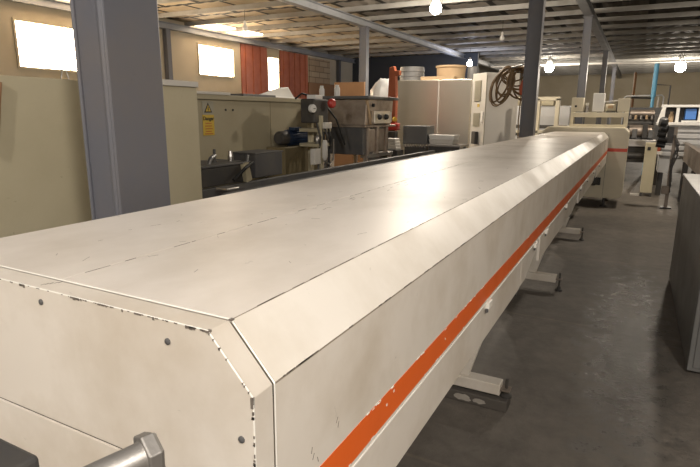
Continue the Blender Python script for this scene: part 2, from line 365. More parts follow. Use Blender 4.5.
# ------------------------------------------------------------------ the long housing
XL, XT, XF, ZT, ZC, Y0, YS, YE = -1.3755, -.5188, -.4403, 1.39, 1.3038, .545, .5955, 10.95
XLF = XL-.0785
hs = thing('conveyor_housing', 'long cream enclosed conveyor housing with an orange side stripe filling the foreground', 'machine', (-.95, 5.5, 0))
sec = [(XLF, 1.0), (XLF, ZC), (XL, ZT), (XT, ZT), (XF, ZC), (XF, 1.0)]
# end cap: front plate with a folded rim
MB().prism([(XLF, 1.1285), (XLF, ZC), (XL, ZT), (XT, ZT), (XF, ZC), (XF, 1.1285)], 'y', Y0, YS-.003).build('end_cap', M['cream'], hs, bevel=.0012)
MB().box((XLF, Y0, .5), (XF, YS-.003, 1.1232)).build('lower_front_panel', M['cream'], hs, bevel=.0008)
rim = MB()
rp = [(XL, ZT+.0005), (XT, ZT+.0005), (XF, ZC+.0005), (XF+.001, 1.0)]
rim.tube([(x, Y0+.001, z) for x, z in rp], .0014, 6)
rim.build('worn_rim', M['bare_edge'], hs)
rim = MB(); rim.tube([(XLF, YS+.0015, ZC), (XL, YS+.0015, ZT), (XT, YS+.0015, ZT), (XF, YS+.0015, ZC), (XF, YS+.0015, .9)], .0016, 6); rim.build('joint_strip', M['bare_edge'], hs)
# chips along the front top edge
ch = MB()
for k in range(70):
    x = XL+.05+(XT-XL-.05)*random.random()**.8; w = random.uniform(.001, .007)
    ch.box((x, Y0-.0010, ZT-.0002-random.random()**3*.003), (x+w, Y0+.003, ZT+.0011))
for k in range(14):
    x = random.choice((-.96, -.80, -.63, -.56)) + random.uniform(-.02, .02); ch.box((x, Y0-.0010, ZT-.005*random.random()), (x+random.uniform(.002, .008), Y0+.003, ZT+.0011))
for k in range(22):
    z = ZC-.002-random.random()**2*.12; w = random.uniform(.001, .006)
    ch.box((XF-.0028*random.random()-.0004, Y0-.0010, z), (XF+.0012, Y0+.002, z+w))
for k in range(9):
    t_ = random.random(); ch.box((XT+(XF-XT)*t_-.001, Y0-.0008, ZT+(ZC-ZT)*t_-.002), (XT+(XF-XT)*t_+.0012, Y0+.002, ZT+(ZC-ZT)*t_+.0014))
ch.box((XT-.003, Y0-.0012, ZT-.0025), (XT+.003, Y0+.006, ZT+.0010)); ch.box((XF-.0035, Y0-.0012, ZC-.016), (XF+.0008, Y0+.003, ZC+.001))
ch.box((XT-.002, YS-.002, ZT-.001), (XT+.004, YS+.005, ZT+.0015))
ch.build('paint_chips', M['scratch'], hs)['kind'] = 'stuff'
# screws
for (x, z) in ((-.91, 1.366), (-.60, 1.357), (-.463, 1.232), (-1.22, 1.366)):
    MB().lathe((x, Y0+.002, z), (x, Y0-.004, z), [(0, .0055), (.004, .0055), (.0055, .003)], 12).build('screw', M['darkgrey'], hs, smooth=True)
# top sheets, seam at x=-.95 drifting left
XS0, XS1 = -.93, -1.05
body_y = YS+.004
MB().prism([(XS0+.0018, body_y), (XT, body_y), (XT, YE), (XS1+.0012, YE)], 'z', ZT-.02, ZT).build('top_panel', M['cream_top'], hs, bevel=.001)
MB().prism([(XL, body_y), (XS0-.0018, body_y), (XS1-.0012, YE), (XL, YE)], 'z', ZT-.02, ZT).build('top_panel', M['cream_top'], hs, bevel=.001)
MB().prism([(XL, body_y), (XT, body_y), (XT, YE), (XL, YE)], 'z', ZT-.03, ZT-.0205).build('inner_deck', M['gap_dark'], hs)
MB().prism([(XT+.0008, ZT), (XF, ZC), (XF-.02, ZC-.004), (XT, ZT-.02)], 'y', body_y, YE).build('chamfer_panel', M['cream_pale_lit'], hs, bevel=.001)
MB().prism([(XL-.0008, ZT), (XLF, ZC), (XLF+.02, ZC-.004), (XL, ZT-.02)], 'y', body_y, YE).build('chamfer_panel', M['cream_pale_lit'], hs, bevel=.001)
MB().box((XF-.02, body_y, .9945), (XF, YE, ZC-.0015)).build('side_panel', M['cream'], hs)
MB().box((XLF, body_y, .84), (XLF+.02, YE, ZC-.0015)).build('side_panel', M['cream'], hs)
MB().box((XF-.001, body_y, 1.0055), (XF+.0012, YE, 1.0767)).build('orange_stripe', M['orange'], hs)
nb = MB()
for k in range(40):
    yy = random.uniform(.8, 4); z = random.choice((1.0765, 1.0055)) + random.uniform(-.002, .002); nb.box((XF, yy, z-.0012), (XF+.0018, yy+random.uniform(.004, .02), z+.0012))
for yy, z in ((1.02, 1.045), (1.06, 1.06), (1.45, 1.04)): nb.box((XF, yy, z), (XF+.0018, yy+.006, z+.006))
nb.build('stripe_nicks', M['bare_edge'], hs)['kind'] = 'stuff'
sc_ = MB()
for k in range(60):
    yy = .7+random.random()**1.5*5; x = random.uniform(XL+.05, XT-.02); L_ = random.uniform(.006, .035)
    sc_.box((x, yy, ZT-.001), (x+.0007, yy+L_, ZT+.0004), rot=(0, 0, random.uniform(-1.3, .9)))
for k in range(30):
    yy = .64+k*.09+random.random()*.08; sc_.box((XS0-(yy*.0115)+.007, yy, ZT-.001), (XS0-(yy*.0115)+.0082, yy+random.uniform(.01, .06), ZT+.0005))
for k in range(14):
    yy = 1.45+random.random()*1.1; x = random.uniform(-.90, -.84)-yy*.012; sc_.box((x, yy, ZT-.001), (x+.0013, yy+random.uniform(.01, .06), ZT+.0005), rot=(0, 0, .12))
for k in range(90):
    yy = .62+random.random()**1.6*8; sc_.box((XT-.0012, yy, ZT-.002), (XT+.0006, yy+random.uniform(.004, .05), ZT+.0006))
for k in range(90):
    yy = .62+random.random()**1.6*8; sc_.box((XF-.0010, yy, ZC-.0012), (XF+.0006, yy+random.uniform(.004, .05), ZC+.0008))
for yy, z in ((.70, 1.12), (.705, 1.105), (.69, 1.075), (.72, 1.09), (.66, 1.07), (.67, 1.066), (.652, 1.072), (.79, 1.13), (.795, 1.118)): sc_.box((XF, yy, z), (XF+.0006, yy+.0012, z+.012), rot=(random.uniform(-.6, .6), 0, 0))
for k in range(5): sc_.box((-.915-.004*k+random.uniform(-.002, .002), YS-.012-.006*k, ZT-.001), (-.914-.004*k, YS-.004-.006*k, ZT+.0006))
sc_.build('scratches', M['scratch'], hs)['kind'] = 'stuff'
# ledge rail and skirt
es = MB(); es.box((XT-.0004, body_y, ZT-.004), (XT+.0012, YE, ZT+.0002)); es.build('edge_seam', M['seam'], hs)
es = MB(); es.box((XF-.0012, body_y, ZC-.0030), (XF+.0002, YE, ZC-.0008)); es.build('edge_seam', M['seam'], hs)
MB().box((XLF+.004, Y0+.004, 1.116), (XF-.004, YS-.01, 1.130)).build('front_gap', M['gap_dark'], hs)
MB().box((XLF+.004, YS-.006, ZT-.11), (XF-.003, YS+.01, ZC-.004)).build('joint_gap', M['gap_dark'], hs)
MB().box((XF-.02, body_y, .9905), (XF+.003, YE, .9945)).build('ledge_rail', M['bare_edge'], hs, bevel=.001)
MB().box((XF-.022, body_y, .9865), (XF-.006, YE, .9905)).build('ledge_shadow_gap', M['gap_dark'], hs)
for (ya, yb) in ((body_y, 2.70), (3.30, 5.15), (5.75, 7.7), (8.3, YE)):
    MB().box((XF-.018, ya, .834), (XF-.002, yb, .9865)).build('skirt_panel', M['cream'], hs, bevel=.002)
for (ya, yb) in ((2.73, 3.27), (5.18, 5.72), (7.73, 8.27)):
    MB().prism([(ya, .834), (ya, .986), (yb, .986), (yb, .95), (ya+.22, .86), (ya+.14, .834)], 'x', XF-.024, XF-.006).build('access_flap', M['cream_pale_lit'], hs, bevel=.002)
    MB().box((XF-.03, ya-.06, .80), (XF-.01, ya-.01, .86)).build('flap_hinge', M['dark'], hs)
for yy in (1.96, 3.05, 3.46, 4.54, 5.78, 6.6, 7.6, 8.7):
    o = MB().box((XF-.002, yy, .968), (XF+.014, yy+.055, .996)).build('latch', M['bare_edge'], hs, bevel=.003)
    MB().box((XF+.002, yy-.012, .958), (XF+.011, yy+.006, .972)).build('latch_hook', M['darkgrey'], o, bevel=.002)
MB().box((XF-.02, YE-1.2, 1.0), (XF+.0012, YE-1.196, ZC)).build('panel_joint', M['gap_dark'], hs)
# under frame, legs and feet
MB().box((-1.25, .7, .62), (-.92, YE, .82)).build('under_frame', M['darkgrey'], hs)
for k, yy in enumerate((-.0, 2.98, 5.43, 7.9)):
    if k == 0: yy = .72
    leg = MB().prism([(-1.28, .155), (-.74, .155), (-.545, .84), (-1.28, .84)], 'y', yy-.02, yy+.02)
    leg.build('leg', M['cream'], hs, bevel=.004)
    f = MB().box((-1.35, yy-.045, .085), (-.545, yy+.045, .155)).build('foot_tube', M['cream'], hs, bevel=.006)
    zb = .07 if k == 1 else 0
    MB().lathe((-.515, yy, zb+.012), (-.515, yy, .18), [(0, .009), (.168-zb, .009)], 10).build('levelling_screw', M['dark'], f)
    MB().box((-.555, yy-.04, .115), (-.49, yy+.03, .125)).build('foot_lug', M['conveyor'], f, bevel=.002)
    MB().lathe((-.515, yy, zb), (-.515, yy, zb+.04), [(0, .034), (.012, .034), (.022, .018), (.04, .016)], 16).build('levelling_pad', M['dark'], f, smooth=True)
blk = tag(MB().box((-1.2, 2.91, 0), (-.495, 3.03, .069)).build('packing_block', M['rust'], bevel=.006), 'dark rusty packing block on the floor under the nearest foot', 'block')
pb = MB()
random.seed(3)
for (cx, w, h) in ((-.755, .07, .022), (-.655, .05, .016)):
    poly = [(cx+w*(.6+.5*random.random())*math.cos(a*PI/8)*.85, .036+h*(.7+.5*random.random())*math.sin(a*PI/8)) for a in range(16)]
    pb.prism(poly, 'y', 2.906, 2.911)
pb.build('plaster_splash', M['rust_patch'], blk)

# ------------------------------------------------------------------ end unit with motor frame
e = thing('drive_unit', 'cream drive unit with a red stripe closing the far end of the long housing', 'machine', (-.85, 11.6, 0))
EX0, EX1, EZ = -1.62, -.12, 1.475
MB().prism([(EX0, .18), (EX0, EZ-.09), (EX0+.1, EZ), (EX1-.08, EZ), (EX1, EZ-.08), (EX1, .26), (EX1-.08, .18)], 'y', 11.0, 12.1).build('casing', M['cab_white2'], e, bevel=.008)
MB().box((-.44, 10.996, 1.045), (EX1+.002, 11.6, 1.105)).build('red_stripe', M['red_stripe'], e)
MB().box((-.447, 10.994, .2), (-.443, 11.0, EZ-.1)).build('door_gap', M['gap_dark'], e)
MB().box((-1.3, 10.99, .42), (-.5, 11.0, .56)).build('chain_opening', M['black'], e)
MB().lathe((-.62, 10.98, .5), (-.62, 10.9, .5), [(0, .09), (.06, .09), (.08, .05)], 16).build('chain_sprocket', M['dark'], e)
for (x, y) in ((-.42, 11.15), (-.42, 11.95), (-1.4, 11.15), (-1.4, 11.95)): MB().lathe((x, y, 0), (x, y, .2), [(0, .06), (.02, .06), (.03, .025), (.19, .025)], 12).build('foot', M['dark'], e)
fr = thing('motor_gantry', 'cream welded frame with tall side plates standing on the drive unit', 'frame', (-.67, 11.5, EZ))
for (x0, x1, z1) in ((-1.17, -.96, 2.02), (-.37, -.17, 2.0)):
    MB().box((x0, 11.38, 1.76), (x1, 11.62, z1)).build('side_plate', M['cab_white2'], fr, bevel=.006)
for (x0, x1) in ((-1.17, -1.11), (-.24, -.17)): MB().box((x0, 11.38, EZ), (x1, 11.62, 1.76)).build('upright', M['cab_white2'], fr, bevel=.004)
MB().box((-1.17, 11.36, 1.655), (-.17, 11.66, 1.745)).build('cross_bar', M['cab_white2'], fr, bevel=.006)
MB().box((-1.17, 11.36, EZ), (-.17, 11.66, EZ+.05)).build('base_rail', M['cab_white2'], fr, bevel=.006)
MB().lathe((-1.09, 11.379, 1.86), (-1.09, 11.37, 1.86), [(0, .022), (.008, .022)], 12).build('bolt_hole', M['black'], fr)
for s in (-.95, -.72, -.52): MB().box((s, 11.5, EZ+.05), (s+.03, 11.53, 1.655)).build('strut', M['greybox'], fr)
tag(MB().box((-.80, 11.4, 1.76), (-.60, 11.6, 2.10)).build('junction_box', M['white'], bevel=.01), 'white upright box on the cream motor frame', 'box')
mt = thing('electric_motor', 'cream electric motor lying on the cream frame beside the white box', 'motor', (-.48, 11.5, 1.745))
MB().lathe((-.59, 11.5, 1.84), (-.36, 11.5, 1.84), [(0, .05), (.02, .085), (.18, .085), (.21, .06)], 20).build('motor_body', M['cab_white2'], mt, smooth=True)
MB().lathe((-.385, 11.5, 1.84), (-.345, 11.5, 1.84), [(0, .10), (.03, .10), (.04, .05)], 20).build('fan_cover', M['black'], mt, smooth=True)
MB().box((-.56, 11.43, 1.745), (-.40, 11.57, 1.765)).build('motor_foot', M['dark'], mt)
MB().box((-.53, 11.40, 1.82), (-.44, 11.43, 1.88)).build('terminal_box', M['card'], mt)
tag(MB().box((-.62, 11.44, 1.945), (-.34, 11.56, 1.965), rot=(0, -.12, 0)).build('cover_plate', M['white'], bevel=.004), 'thin white plate tilted on top of the cream motor', 'plate')
pv = thing('regulator', 'small greenish glass regulator on the left of the motor frame', 'regulator', (-.90, 11.5, 1.745))
MB().lathe((-.90, 11.5, 1.745), (-.90, 11.5, 1.9), [(0, .05), (.03, .05), (.04, .04), (.11, .04), (.13, .02)], 14).build('bowl', M['steel'], pv, smooth=True)
MB().lathe((-.90, 11.5, 1.875), (-.90, 11.5, 1.93), [(0, .02), (.02, .03), (.05, .025)], 12).build('cap', M['white'], pv, smooth=True)

# cream portal frame and grey machine behind the dark column
g = thing('portal_frame', 'cream upright portal frame standing right of the dark column', 'frame', (-2.1, 15.5, 0))
for x in (-2.42, -1.93): MB().box((x-.05, 15.4, 0), (x+.05, 15.6, 2.12)).build('upright', M['cab_white2'], g, bevel=.01)
MB().box((-2.95, 15.4, 2.06), (-1.88, 15.6, 2.16)).build('top_rail', M['cab_white2'], g, bevel=.01)
MB().box((-2.95, 15.4, 1.2), (-1.88, 15.6, 1.28)).build('lower_rail', M['cab_white2'], g, bevel=.01)
w = thing('packing_machine', 'pale grey machine with dark slots behind the cream portal frame', 'machine', (-2.6, 17, 0))
MB().box((-3.6, 16.8, .1), (-1.75, 18.2, 1.95)).build('cabinet', M['lightgrey'], w, bevel=.02)
for z in (1.30, 1.08): MB().box((-3.5, 16.79, z), (-1.8, 16.8, z+.1)).build('slot', M['dark'], w)
MB().box((-3.2, 16.75, 1.95), (-2.2, 17.4, 2.15)).build('hood', M['beige'], w, bevel=.02)

# ------------------------------------------------------------------ left: enclosures
n = thing('enclosure', 'tall pale cream panelled enclosure at the left, in front of the danger sign cabinet', 'cabinet', (-3.7, 2.3, 0))
MB().box((-4.1, .6, 0), (-3.3, 3.50, 1.90)).build('body', M['beige'], n, bevel=.006)
MB().box((-3.42, 2.9, 1.90), (-3.28, 3.50, 1.945)).build('top_strip', M['cab_white'], n, bevel=.004)
tag(MB().tube([(-3.28, 1.885, 1.86), (-3.28, 1.86, 1.73), (-3.28, 1.835, 1.58), (-3.28, 1.80, 1.45)], .012, 8).build('hanging_hose', M['wood']), 'dark red hose hanging down the enclosure at the left picture edge', 'hose')
wi = tag(MB().tube([(-3.4, 2.35, 1.90), (-3.42, 2.38, 1.97), (-3.43, 2.42, 2.03), (-3.41, 2.40, 1.96), (-3.40, 2.41, 1.90)], .004, 6).build('wire_loop', M['steel']), 'thin bent wire standing on top of the pale enclosure', 'wire')
d = thing('control_cabinet', 'long dusty beige cabinet carrying the yellow danger sign', 'cabinet', (-5.3, 6.8, 0))
MB().box((-5.7, 5.0, 0), (-5.0, 8.45, 1.86)).build('body', M['beige2'], d, bevel=.006)
MB().box((-5.72, 4.98, 1.86), (-4.97, 8.47, 1.925)).build('lid', M['beige2'], d, bevel=.005)
MB().box((-5.4, 5.25, 1.925), (-4.96, 5.9, 1.96)).build('lid_strip', M['cab_white'], d, bevel=.003)
for y_ in (5.83, 5.98): MB().lathe((-5.0, y_, 1.73), (-4.99, y_, 1.73), [(0, .016), (.008, .016)], 10).build('key_hole', M['black'], d)
MB().box((-5.001, 6.85, .3), (-4.998, 6.86, 1.86)).build('door_gap', M['olive'], d)
s = thing('danger_sign', 'yellow danger warning sign with triangle stuck on the dusty beige cabinet', 'sign', (-4.99, 5.5, 1.45))
MB().box((-4.998, 5.375, 1.40), (-4.993, 5.585, 1.665)).build('sign_plate', M['yellow'], s)
MB().box((-4.998, 5.375, 1.665), (-4.993, 5.585, 1.84)).build('symbol_plate', M['vent'], s)
tri = MB()
def tri_pts(r): return [(5.48+r*math.sin(a), 1.735+r*math.cos(a)) for a in (0, 2*PI/3, 4*PI/3)]
tri.prism(tri_pts(.085), 'x', -4.993, -4.991); tri.build('triangle', M['black'], s)
tri = MB(); tri.prism(tri_pts(.055), 'x', -4.991, -4.9895); tri.build('triangle_fill', M['yellow'], s)
tri = MB(); tri.prism([(5.475, 1.765), (5.488, 1.765), (5.482, 1.735), (5.492, 1.735), (5.474, 1.705), (5.478, 1.728), (5.468, 1.728)], 'x', -4.9895, -4.988); tri.build('lightning_bolt', M['black'], s)
cu = bpy.data.curves.new('danger_text', 'FONT'); cu.body = 'Danger'; cu.size = .068; cu.align_x = 'CENTER'; cu.extrude = .001; cu.offset = .0015
to = bpy.data.objects.new('tmp', cu); C.objects.link(to); bpy.context.view_layer.update()
me = bpy.data.meshes.new_from_object(to); bpy.data.objects.remove(to)
me.transform(Matrix.Translation((-4.991, 5.48, 1.595)) @ Matrix.Rotation(PI/2, 4, 'Z') @ Matrix.Rotation(PI/2, 4, 'X')); me.materials.clear(); me.materials.append(M['black'])
to = bpy.data.objects.new('danger_lettering', me); C.objects.link(to); to.parent = s; to.matrix_parent_inverse = Matrix.Translation(s.location).inverted()
ln = MB()
for z, a, c in ((1.555, .06, .055), (1.52, .07, .06), (1.485, .065, .07), (1.45, .06, .05), (1.42, .08, .075)):
    ln.box((-4.993, 5.48-a, z-.006), (-4.991, 5.48+c, z+.006))
ln.build('small_print', M['textred'], s)
tag(MB().box((-5.55, 6.35, 1.925), (-5.1, 7.15, 1.965)).build('flat_case', M['greybox'], bevel=.006), 'flat grey case lying on top of the dusty beige cabinet', 'case')
sh = MB(); sh.prism([(7.0, 1.93), (8.0, 1.93), (7.8, 2.12), (7.55, 2.10), (7.0, 1.97)], 'x', -5.35, -5.30); sh.prism([(7.0, 1.93), (8.0, 1.93), (7.9, 1.95), (7.0, 1.96)], 'x', -5.6, -5.2)
tag(sh.build('plastic_sheet', M['white'], bevel=.01), 'bent pale plastic sheet lying on top of the dusty beige cabinet', 'sheet')

# ------------------------------------------------------------------ dark bed with gearbox
r_ = thing('roller_bed', 'low dark conveyor bed with steel rails running behind the long housing', 'conveyor', (-3.3, 6.2, 0))
for x in (-2.95, -3.15, -3.5): MB().box((x-.03, 3.62, .92), (x+.03, 10.2, 1.0)).build('rail', M['darkgrey'], r_, bevel=.005)
MB().box((-3.9, 3.62, .78), (-2.9, 10.2, .90)).build('bed_plate', M['dark'], r_)
for y_ in (3.8, 5.9, 8.0, 10.0):
    for x in (-3.8, -3.0): MB().box((x-.04, y_-.04, 0), (x+.04, y_+.04, .78)).build('leg', M['dark'], r_)
gb = thing('gearbox', 'dark gearbox block with a row of levers on the dark conveyor bed', 'gearbox', (-3.75, 4.2, .9))
MB().box((-3.95, 3.72, 1.005), (-3.5, 4.42, 1.19)).build('housing', M['dark'], gb, bevel=.015)
MB().box((-3.97, 3.70, 1.19), (-3.48, 4.44, 1.21)).build('lid', M['darkgrey'], gb, bevel=.004)
MB().lathe((-3.7, 4.12, 1.19), (-3.7, 4.12, 1.34), [(0, .03), (.03, .03), (.04, .014), (.15, .014)], 10).build('lever', M['darkgrey'], gb)
MB().tube([(-3.6, 3.9, 1.19), (-3.64, 4.0, 1.26), (-3.68, 4.1, 1.28)], .02, 8).build('link_arm', M['greybox'], gb)
MB().lathe((-3.7, 4.36, 1.19), (-3.7, 4.36, 1.31), [(0, .03), (.06, .03), (.12, .02)], 10).build('oil_filler', M['steel'], gb)
MB().box((-3.497, 4.28, 1.01), (-3.44, 4.36, 1.2), rot=(.25, 0, 0)).build('mount_bracket', M['beige2'], gb, bevel=.005)
MB().tube([(-3.6, 4.5, 1.19), (-3.55, 4.44, 1.26), (-3.5, 4.36, 1.2), (-3.48, 4.34, 1.08)], .022, 8).build('lever_arm', M['darkgrey'], gb)
MB().tube([(-3.45, 4.1, 1.05), (-3.43, 4.25, 1.15), (-3.45, 4.4, 1.2)], .018, 8).build('hose', M['black'], gb)
x_ = thing('transformer_box', 'square dark grey steel box right of the levered gearbox', 'box', (-3.75, 4.9, .9))
MB().box((-3.92, 4.62, 1.005), (-3.58, 5.12, 1.26)).build('case', M['darkgrey'], x_, bevel=.01)
MB().box((-3.93, 4.61, 1.26), (-3.57, 5.13, 1.275)).build('lid', M['darkgrey'], x_, bevel=.003)
tag(MB().box((-3.35, 3.72, 1.003), (-3.2, 3.88, 1.03)).build('rag', M['steel'], bevel=.01), 'crumpled grey rag on the dark conveyor bed at its left end', 'rag')
mx0, mz0 = -4.78, 1.32
m_ = thing('electric_motor', 'dark blue finned electric motor on the olive pedestal', 'motor', (mx0, 7.1, 1.19))
MB().lathe((mx0, 6.85, mz0), (mx0, 7.5, mz0), [(0, .08), (.05, .10), (.08, .11), (.58, .11), (.65, .09)], 20).build('motor_body', M['blue_motor'], m_, smooth=True)
fn = MB()
for k in range(16):
    a = 2*PI*k/16; fn.box((mx0-.004, 6.98, mz0+.10), (mx0+.004, 7.42, mz0+.126)); fn.bm.verts.ensure_lookup_table()
    bmesh.ops.rotate(fn.bm, verts=fn.bm.verts[-8:], cent=(mx0, 0, mz0), matrix=Matrix.Rotation(a, 3, 'Y'))
fn.build('cooling_fins', M['blue_motor'], m_)
MB().lathe((mx0, 6.74, mz0), (mx0, 6.94, mz0), [(0, .08), (.03, .105), (.2, .105)], 20).build('fan_cover', M['dark'], m_, smooth=True)
MB().box((mx0+.02, 7.0, mz0+.11), (mx0+.12, 7.2, mz0+.16)).build('terminal_box', M['blue_motor'], m_, bevel=.005)
tag(MB().box((mx0-.16, 6.65, 0), (mx0+.18, 7.7, 1.192)).build('motor_pedestal', M['olive'], bevel=.01), 'olive brown steel pedestal carrying the dark blue motor', 'pedestal')

# valve rack
v = thing('valve_rack', 'cream framed valve rack with a round gauge left of the steel hopper', 'rack', (-4.4, 7.2, 0))
for (x, y_) in ((-4.5, 7.22), (-4.2, 7.0)): MB().box((x-.035, y_-.035, 0), (x+.035, y_+.035, 1.66)).build('upright', M['beige'], v, bevel=.004)
for z in (1.2, 1.42): MB().box((-4.52, 6.92, z), (-4.18, 7.3, z+.05)).build('shelf', M['beige2'], v, bevel=.004)
MB().box((-4.45, 6.85, 1.55), (-4.2, 7.25, 1.90)).build('valve_block', M['dark'], v, bevel=.02)
MB().box((-4.4, 6.95, 1.90), (-4.24, 7.15, 1.96)).build('filler_cap', M['white'], v, bevel=.01)
ga = MB().lathe((-4.20, 6.76, 1.76), (-4.14, 6.74, 1.76), [(0, .06), (.04, .06), (.05, .055)], 20).build('gauge', M['white'], v, smooth=True)
MB().box((-4.139, 6.72, 1.755), (-4.134, 6.77, 1.765)).build('gauge_needle', M['black'], ga)
MB().box((-4.25, 7.02, 1.47), (-4.12, 7.22, 1.56)).build('relay_box', M['cab_white'], v, bevel=.006)
for k in range(4):
    y_ = 6.9+k*.1
    MB().tube([(-4.2, y_, 1.55), (-4.15, y_+.03, 1.35), (-4.2, y_+.08, 1.15), (-4.18, y_, .8)], .016, 8).build('hose', M['black' if k % 2 else 'dark'], v)
MB().lathe((-4.13, 7.02, 1.3), (-4.13, 7.02, 1.0), [(0, .03), (.05, .045), (.25, .045), (.3, .02)], 12).build('filter_bowl', M['cab_white'], v, smooth=True)

for (y_, z) in ((6.95, 1.25), (7.08, 1.26), (7.2, 1.25)): MB().lathe((-4.22, y_, z), (-4.22, y_, z+.13), [(0, .03), (.05, .045), (.1, .03), (.13, .012)], 10).build('valve', M['steel'] if y_ < 7.1 else M['card'], v, smooth=True)
MB().box((-4.24, 6.78, .95), (-4.16, 6.96, 1.18)).build('meter_box', M['cab_white'], v, bevel=.006)
MB().tube([(-4.5, 6.8, 1.9), (-4.45, 6.9, 1.98), (-4.3, 7.2, 1.9), (-4.2, 7.5, 1.6), (-4.15, 7.7, 1.2)], .015, 8).build('hose', M['black'], v)
MB().tube([(-4.14, 7.0, 1.0), (-4.12, 7.15, .92), (-4.14, 7.3, 1.0), (-4.2, 7.4, 1.3)], .014, 8).build('hose', M['steel'], v)
# hopper
h = thing('steel_hopper', 'grimy stainless steel hopper with two knobs on its control panel', 'hopper', (-4.4, 8.6, 0))
MB().prism([(-4.75, 1.50), (-4.0, 1.50), (-3.97, 1.93), (-4.82, 1.93)], 'y', 8.12, 9.2).build('tank', M['inox_dirty'], h, bevel=.012)
MB().box((-4.95, 8.02, 1.93), (-3.9, 9.3, 1.975)).build('rim', M['greybox'], h, bevel=.006)
MB().box((-4.8, 8.0, 1.02), (-3.98, 8.4, 1.47)).build('trough', M['darkgrey'], h, bevel=.01)
MB().box((-4.85, 7.98, 1.47), (-3.93, 9.25, 1.50)).build('shelf_plate', M['inox_dirty'], h, bevel=.004)
for k in range(3):
    MB().box((-4.02, 8.12+.38*k, 1.0), (-3.95, 8.2+.38*k, 1.5)).build('frame_post', M['inox_dirty'], h, bevel=.004)
for k in range(2):
    MB().box((-4.04, 8.24+.38*k, 1.05), (-3.97, 8.46+.38*k, 1.44)).build('side_door', M['inox_dirty'], h, bevel=.02)
MB().box((-4.1, 8.15, .96), (-3.95, 9.2, 1.02)).build('bottom_rail', M['steel'], h, bevel=.004)
for (x, y_) in ((-4.7, 8.1), (-4.0, 8.15), (-4.7, 9.15), (-4.0, 9.15)): MB().box((x-.03, y_-.03, 0), (x+.03, y_+.03, 1.0)).build('leg', M['inox_dirty'], h)
cp = MB().box((-3.98, 8.28, 1.53), (-3.90, 8.92, 1.74))  .build('control_panel', M['inox'], h, bevel=.006)
for y_ in (8.44, 8.72): MB().lathe((-3.90, y_, 1.64), (-3.85, y_, 1.64), [(0, .05), (.03, .045), (.05, .03)], 14).build('knob', M['black'], cp, smooth=True)
MB().box((-3.99, 8.18, 1.5), (-3.965, 8.24, 1.93), rot=(.42, 0, 0)).build('diagonal_brace', M['card'], h)
MB().lathe((-3.96, 8.3, 1.83), (-3.92, 8.3, 1.83), [(0, .03), (.04, .03)], 10).build('drain_hole', M['black'], h)
MB().box((-4.0, 9.0, 1.55), (-3.94, 9.08, 1.72)).build('tag_plate', M['white'], h)
kn = MB().lathe((-4.14, 7.19, 1.84), (-4.06, 7.17, 1.84), [(0, .03), (.02, .07), (.06, .07), (.08, .05)], 20).build('emergency_knob', M['red'], v, smooth=True)
tag(MB().lathe((-4.88, 8.2, 1.975), (-4.88, 8.2, 2.16), [(0, .045), (.12, .045), (.15, .03), (.18, .03)], 14).build('bottle', M['white'], smooth=True), 'white bottle on the hopper rim, left of the two', 'bottle', 'white bottles on the hopper rim')
tag(MB().lathe((-4.58, 8.2, 1.975), (-4.58, 8.2, 2.17), [(0, .05), (.13, .05), (.155, .034), (.19, .034)], 14).build('bottle', M['white'], smooth=True), 'white bottle on the hopper rim, right of the two', 'bottle', 'white bottles on the hopper rim')

# orange post
o_ = thing('hoist_post', 'orange red steel post with a notched head beside the stainless steel cabinets', 'post', (-4.6, 10.6, 0))
MB().prism([(-4.70, .0), (-4.50, 0), (-4.50, 2.0), (-4.52, 2.45), (-4.44, 2.47), (-4.44, 2.56), (-4.54, 2.56), (-4.56, 2.65), (-4.66, 2.62), (-4.68, 2.0)], 'y', 10.55, 10.68).build('mast', M['redox'], o_, bevel=.01)
MB().lathe((-4.5, 10.5, 1.58), (-4.45, 10.45, 1.58), [(0, .05), (.05, .045)], 12).build('yellow_button', M['yellow'], o_, smooth=True)
MB().box((-4.62, 10.4, 1.36), (-4.38, 10.55, 1.50)).build('red_clamp', M['red'], o_, bevel=.02)
MB().box((-4.6, 10.3, .9), (-4.4, 10.5, 1.34)).build('lower_guard', M['dark'], o_, bevel=.02)
for k in range(4):
    tag(MB().box((-4.42+.01*k, 9.75, 1.003+.055*k), (-4.12-.01*k, 10.0, 1.056+.055*k)).build('paper_bundle', M['cab_white'], bevel=.012), 'pale paper bundle on the stool by the orange post, %s' % ('lowest', 'second lowest', 'second highest', 'topmost')[k], 'paper', 'paper bundles by the orange post')

tag(MB().box((-4.46, 9.72, 0), (-4.08, 10.03, 1.0)).build('steel_stool', M['dark'], bevel=.01), 'dark box stool under the pale paper bundles by the orange post', 'stool')
# stainless cabinets
t = thing('stainless_cabinet', 'large shiny stainless steel cabinet with two wide doors', 'cabinet', (-4.2, 12.6, 0))
MB().box((-5.12, 12.03, 0), (-3.32, 13.4, 2.44)).build('carcass', M['inox'], t, bevel=.01)
for (x0, x1) in ((-5.12, -4.06), (-4.03, -3.32)): MB().box((x0+.01, 12.0, .1), (x1-.005, 12.03, 2.45)).build('door', M['inox'], t, bevel=.01)
dr = thing('steel_drum', 'dark grey drum standing on the left of the stainless steel cabinet', 'drum', (-5.0, 12.7, 2.45))
MB().lathe((-5.0, 12.7, 2.445), (-5.0, 12.7, 2.80), [(0, .28), (.02, .30), (.11, .29), (.12, .30), (.23, .29), (.24, .30), (.35, .29)], 24).build('shell', M['greybox'], dr, smooth=True)
tag(MB().lathe((-4.02, 12.7, 2.445), (-4.02, 12.7, 2.80), [(0, .32), (.30, .34), (.31, .36), (.35, .36)], 28).build('round_tub', M['card'], smooth=True), 'wide tan round tub on the stainless steel cabinet', 'tub')
